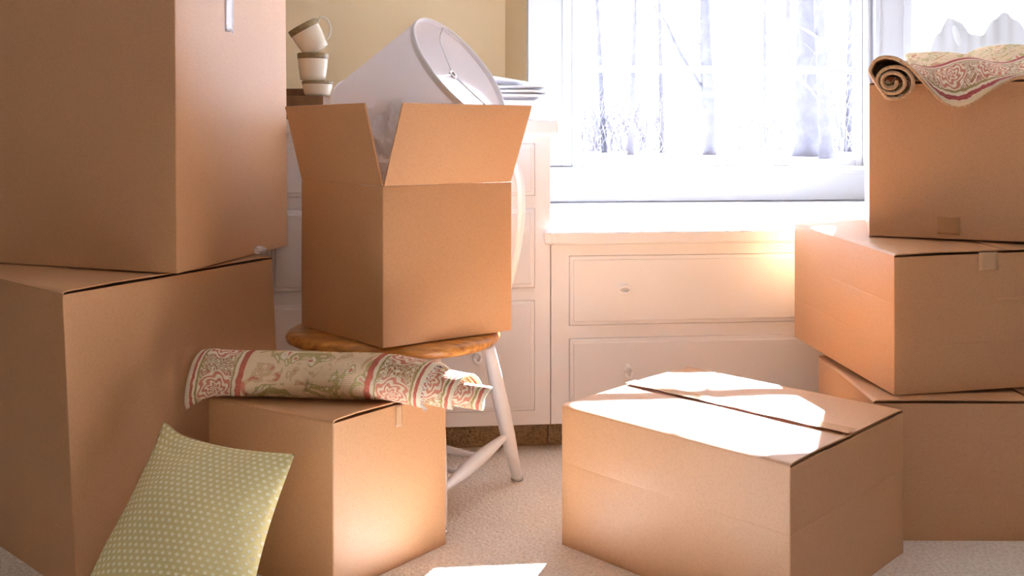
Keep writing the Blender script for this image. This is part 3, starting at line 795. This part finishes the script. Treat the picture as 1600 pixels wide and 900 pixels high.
# ------------------------------------------------------------------ draped rug on the top right box
def draped_rug():
    M['rug2'] = rugmat('woven_scroll_rug', 1.2, seed=.1, red=(0.36, 0.05, 0.06))
    fdir = d7.copy(); fdir.z = 0; fdir.normalize(); fnn = n7.normalized(); p0 = b7b[0].copy()
    def onface(px, py, off):          # point of the plane parallel to the box front, off in front of it
        o = p0+fnn*off; k = Vector(((px-800)/1500, 1, (212-py)/1500)); t = (o.x*fnn.x+o.y*fnn.y)/(k.x*fnn.x+k.y*fnn.y)
        return Vector((k.x*t, k.y*t, 1+k.z*t))
    root = thing('draped_rug', (1.3, 2.75, 1.155), 'scroll-patterned rug half rolled and draped over the top right box', 'rug')
    zt = b7t[0].z+.0125
    back = (b7t[3]-b7t[0]); back.z = 0; back.normalize()
    # front hem profile, spiral first (from centre out), pixel-measured then fixed on the box-front plane
    cx, cy = 1391, 128; prof = []
    turns = 2.45; n1 = 80
    for i in range(n1+1):
        q = i/n1; th = math.radians(180+35)+2*PI*turns*(1-q); r = 8+22*q
        # clockwise outward in picture, ending at left side heading up
        prof.append((cx+r*1.15*math.cos(th)+ (7*q), cy-r*math.sin(th)*.95-1*q))
    ex, ey = prof[-1]
    tail = [(1361, 116), (1362, 103), (1370, 93), (1384, 89), (1402, 92), (1420, 104), (1437, 121), (1455, 142), (1472, 158), (1490, 166), (1507, 166), (1524, 158), (1545, 144), (1568, 130), (1592, 121), (1630, 113), (1680, 104), (1740, 98)]
    prof = prof[:-3]
    sm = smoothcurve([Vector((*prof[-1], 0))]+[Vector((a, b, 0)) for a, b in tail], 5)
    full = prof+[(p.x, p.y) for p in sm[1:]]
    ns = len(prof)
    F = []
    for i, (x, y) in enumerate(full):
        F.append(onface(x, y, .040))
    v = []; uv = []; f = []; nq = 26
    arc = 0; L_ = len(full)
    for i in range(L_):
        if i: arc += (F[i]-F[i-1]).length
        Fp = F[i]; q_t = max(0, (i-ns)/(L_-ns))            # 0 in the roll
        x = full[i][0]
        flat = max(0.0, min(1.0, (x-1384)/50)) if i > ns+10 else 0.0
        # mid stations
        for j in range(nq+1):
            d = .47*j/nq
            roll = Fp+back*d+fdir*(.8*d*d)
            # sheet height target over the box top (gentle fold behind)
            hz = zt+.012+  .100*(1-math.exp(-d*4.5))*(1-.12*math.sin((x-1400)*.018))+.012*math.sin(x*.05+d*9)
            k = 1-math.exp(-max(0, d)*26) if Fp.z < zt+.02 else 1-math.exp(-d*9)
            drape = Vector((Fp.x+back.x*d, Fp.y+back.y*d, Fp.z+(max(hz, zt+.01)-Fp.z)*k))
            if d > .045: drape.z = max(drape.z, zt+.004)
            p = roll.lerp(drape, flat)
            if flat == 0 and p.z < zt+.004 and d > .03: p.z = zt+.004+ (p.z-zt)*.12 if i > ns else max(p.z, zt+.004)
            v.append(p); uv.append((d*1.05+.001, arc))
    for i in range(L_-1):
        for j in range(nq): a = i*(nq+1)+j; f.append((a, a+1, a+nq+2, a+nq+1))
    o = mesh('rug_pile', v, f, M['rug2'], root, smooth=True, uvs=uv)
    md = o.modifiers.new('thick', 'SOLIDIFY'); md.thickness = .0095; md.offset = 0
    hem = MB(); hem.tube(F, .0042, 8); 
    hem.obj('bound_hem', M['hem'], root, smooth=True)
M['hem'] = nmat('rug_binding', (0.60, 0.38, 0.20), 0.9, bump=(400, .8, .003), fine=(160, (0.36, 0.16, 0.10), .8))
draped_rug()

# ------------------------------------------------------------------ pillow
def pillow():
    TL = Vector((-.800, 2.200, .330)); TR = Vector((-.462, 2.045, .322)); BR = Vector((-.520, 1.87, .028)); BL = Vector((-.905, 1.93, .020))
    nrm = (TR-TL).cross(BL-TL).normalized()
    if nrm.y > 0: nrm = -nrm
    root_loc = (BL+BR)/2
    n = 44; v = []; f = []; uv = []
    for side in (1, -1):
        for j in range(n+1):
            for i in range(n+1):
                a, b = i/n, j/n
                # pinched edges: pull edges inward between corners
                pin = .035; aa = a+(.5-a)*2*pin*math.sin(PI*b)*abs(2*a-1)**1.0; bb = b+(.5-b)*2*pin*math.sin(PI*a)*abs(2*b-1)
                p = TL*(1-aa)*(1-bb)+TR*aa*(1-bb)+BR*aa*bb+BL*(1-aa)*bb
                e = (max(0, math.sin(PI*a))**.62)*(max(0, math.sin(PI*b))**.62)
                h = .074*e*(1 if side == 1 else .55)
                wr = .009*mnoise.noise(Vector((a*4, b*4, side)))*e**.3+.004*math.sin(a*17+b*6)*math.exp(-b*6)*e**.3
                p = p+nrm*(side*h+wr)
                ear = math.exp(-((a/.10)**2+(b/.10)**2)); p = p+Vector((.008, 0, .009))*ear+nrm*.012*ear
                fold = math.exp(-((b-.07-.25*a)/.022)**2)*math.exp(-(a/.35)**2); p = p-nrm*side*.007*fold*e**.2
                fold2 = math.exp(-((b-.86+.22*(1-a))/.03)**2)*math.exp(-((1-a)/.40)**2); p = p-nrm*side*.008*fold2*e**.2
                if p.z < .006: p.z = .006
                v.append(p); uv.append((a*.38, b*.40))
    K = (n+1)**2
    for s in (0, 1):
        for j in range(n):
            for i in range(n):
                q = s*K+j*(n+1)+i; f.append((q, q+1, q+n+2, q+n+1))
    me = mesh('throw_pillow', v, f, M['pillow'], loc=root_loc, smooth=True, uvs=uv)
    bm = bmesh.new(); bm.from_mesh(me.data); bmesh.ops.remove_doubles(bm, verts=bm.verts, dist=.0004); bmesh.ops.recalc_face_normals(bm, faces=bm.faces); bm.to_mesh(me.data); bm.free()
    tag(me, 'pale green throw pillow with rows of cream dots leaning on the boxes', 'pillow')
pillow()

# ------------------------------------------------------------------ things on the dresser
CZ = 1.0505
def mug(loc, r, h, label, rot=None, handle_ang=None, group='striped mugs stacked on the dresser', band=True):
    root = thing('mug', loc, label, 'mug', group)
    mt = Matrix.Translation(loc) @ (rot.to_4x4() if rot else Matrix())
    rb = r*.82
    outp = [(.001, 0), (rb*.75, 0), (rb*.8, .003), (rb, .004), (rb*1.05, h*.2), (r*.95, h*.55), (r*.98, h*.8), (r, h), (r-.003, h+.001), (r-.0055, h*.98), (r*.86, h*.5), (rb*.9, .012), (.001, .010)]
    body = MB().lathe(outp, 40, mt).obj('body', M['china'], root, smooth=True)
    MB().lathe([(r*.965+.0012, h*.80), (r*.985+.0014, h*.815), (r+.0014, h*.985), (r+.0008, h*1.005), (r-.001, h*1.008)], 40, mt).obj('rim_band', M['band'], root, smooth=True)
    if handle_ang is not None:
        d = Vector((math.cos(handle_ang), math.sin(handle_ang), 0))
        pts = [d*(r*.96)+Vector((0, 0, h*.82)), d*(r*1.28)+Vector((0, 0, h*.93)), d*(r*1.58)+Vector((0, 0, h*.78)), d*(r*1.52)+Vector((0, 0, h*.50)), d*(r*1.2)+Vector((0, 0, h*.28)), d*(r*.86)+Vector((0, 0, h*.22))]
        MB().tube([mt @ p for p in smoothcurve(pts, 5)], .0042, 10).obj('handle', M['china'], root, smooth=True)
MY = 3.12; kx = lambda px: (px-800)*MY/1500
kz = lambda py: 1+(212-py)*MY/1500
tray = MB(); tray.box(kx(428), kx(512), 3.05, 3.19, CZ, kz(151), f=lambda a, b, c: Vector((a, b, c)), b=.003)
tag(tray.obj('wooden_block', M['darkwood'], loc=(kx(470), MY, CZ)), 'dark brown wooden stand under the striped mugs on dresser', 'stand')
bk = MB(); bk.box(kx(415), kx(473), 3.215, 3.30, CZ, 1+(212-139)*3.25/1500, f=lambda a, b, c: Vector((a, b, c)), b=.003)
tag(bk.obj('wooden_case', M['darkwood'], loc=(kx(445), 3.25, CZ)), 'small dark brown case behind the mug stack on dresser', 'case')
zb = kz(151)+.0006
mug((kx(496), MY, zb), .049, kz(127)-zb, 'lowest and shortest mug of the brown-banded mug stack', None, 2.2)
z2 = kz(127)+.001
mug((kx(489), MY, z2), .049, kz(84)-z2, 'middle upright mug of the brown-banded mug stack', None, 2.0)
z3 = kz(84)
axm = Vector((-.47, -.12, .86)).normalized()
mt3 = axm.to_track_quat('Z', 'Y').to_matrix()
hd = mt3.inverted() @ Vector((1, 0, .3)); 
base3 = Vector((kx(496), MY, z3+.006))
mug(base3, .050, .098, 'tilted top mug of the brown-banded stack, handle up', mt3, math.atan2(hd.y, hd.x))
# plates and bowl at the right end
pc = Vector((-.005, 3.16, 0))
def plate(z, r, label, rot=Matrix.Identity(3), dx=0, name='plate', h=.016, grp='white plates stacked on the dresser'):
    loc = pc+Vector((dx, 0, z)); mt = Matrix.Translation(loc) @ rot.to_4x4()
    m = MB().lathe([(.001, 0), (r*.55, 0), (r*.6, .003), (r*.82, h*.6), (r, h), (r+.001, h+.002), (r-.004, h+.003), (r*.8, h*.7+.002), (r*.58, .005), (.001, .005)], 56, mt)
    tag(m.obj(name, M['plate'], loc=tuple(loc), smooth=True), label, 'plate' if name == 'plate' else 'bowl', grp if name == 'plate' else None)
plate(CZ, .118, 'white bowl under the plates at right end of dresser counter', name='bowl', h=.060)
plate(1.1135, .130, 'lowest white plate of the stack by the window casing', dx=.0)
plate(1.1265, .133, 'middle white plate of the stack by the window casing', dx=.004)
plate(1.140, .130, 'upper level white plate of the stack by the window casing', dx=.0)
plate(1.165, .125, 'topmost white plate, tilted up to the left on stack', rot=Matrix.Rotation(math.radians(9), 3, 'Y'), dx=-.03)
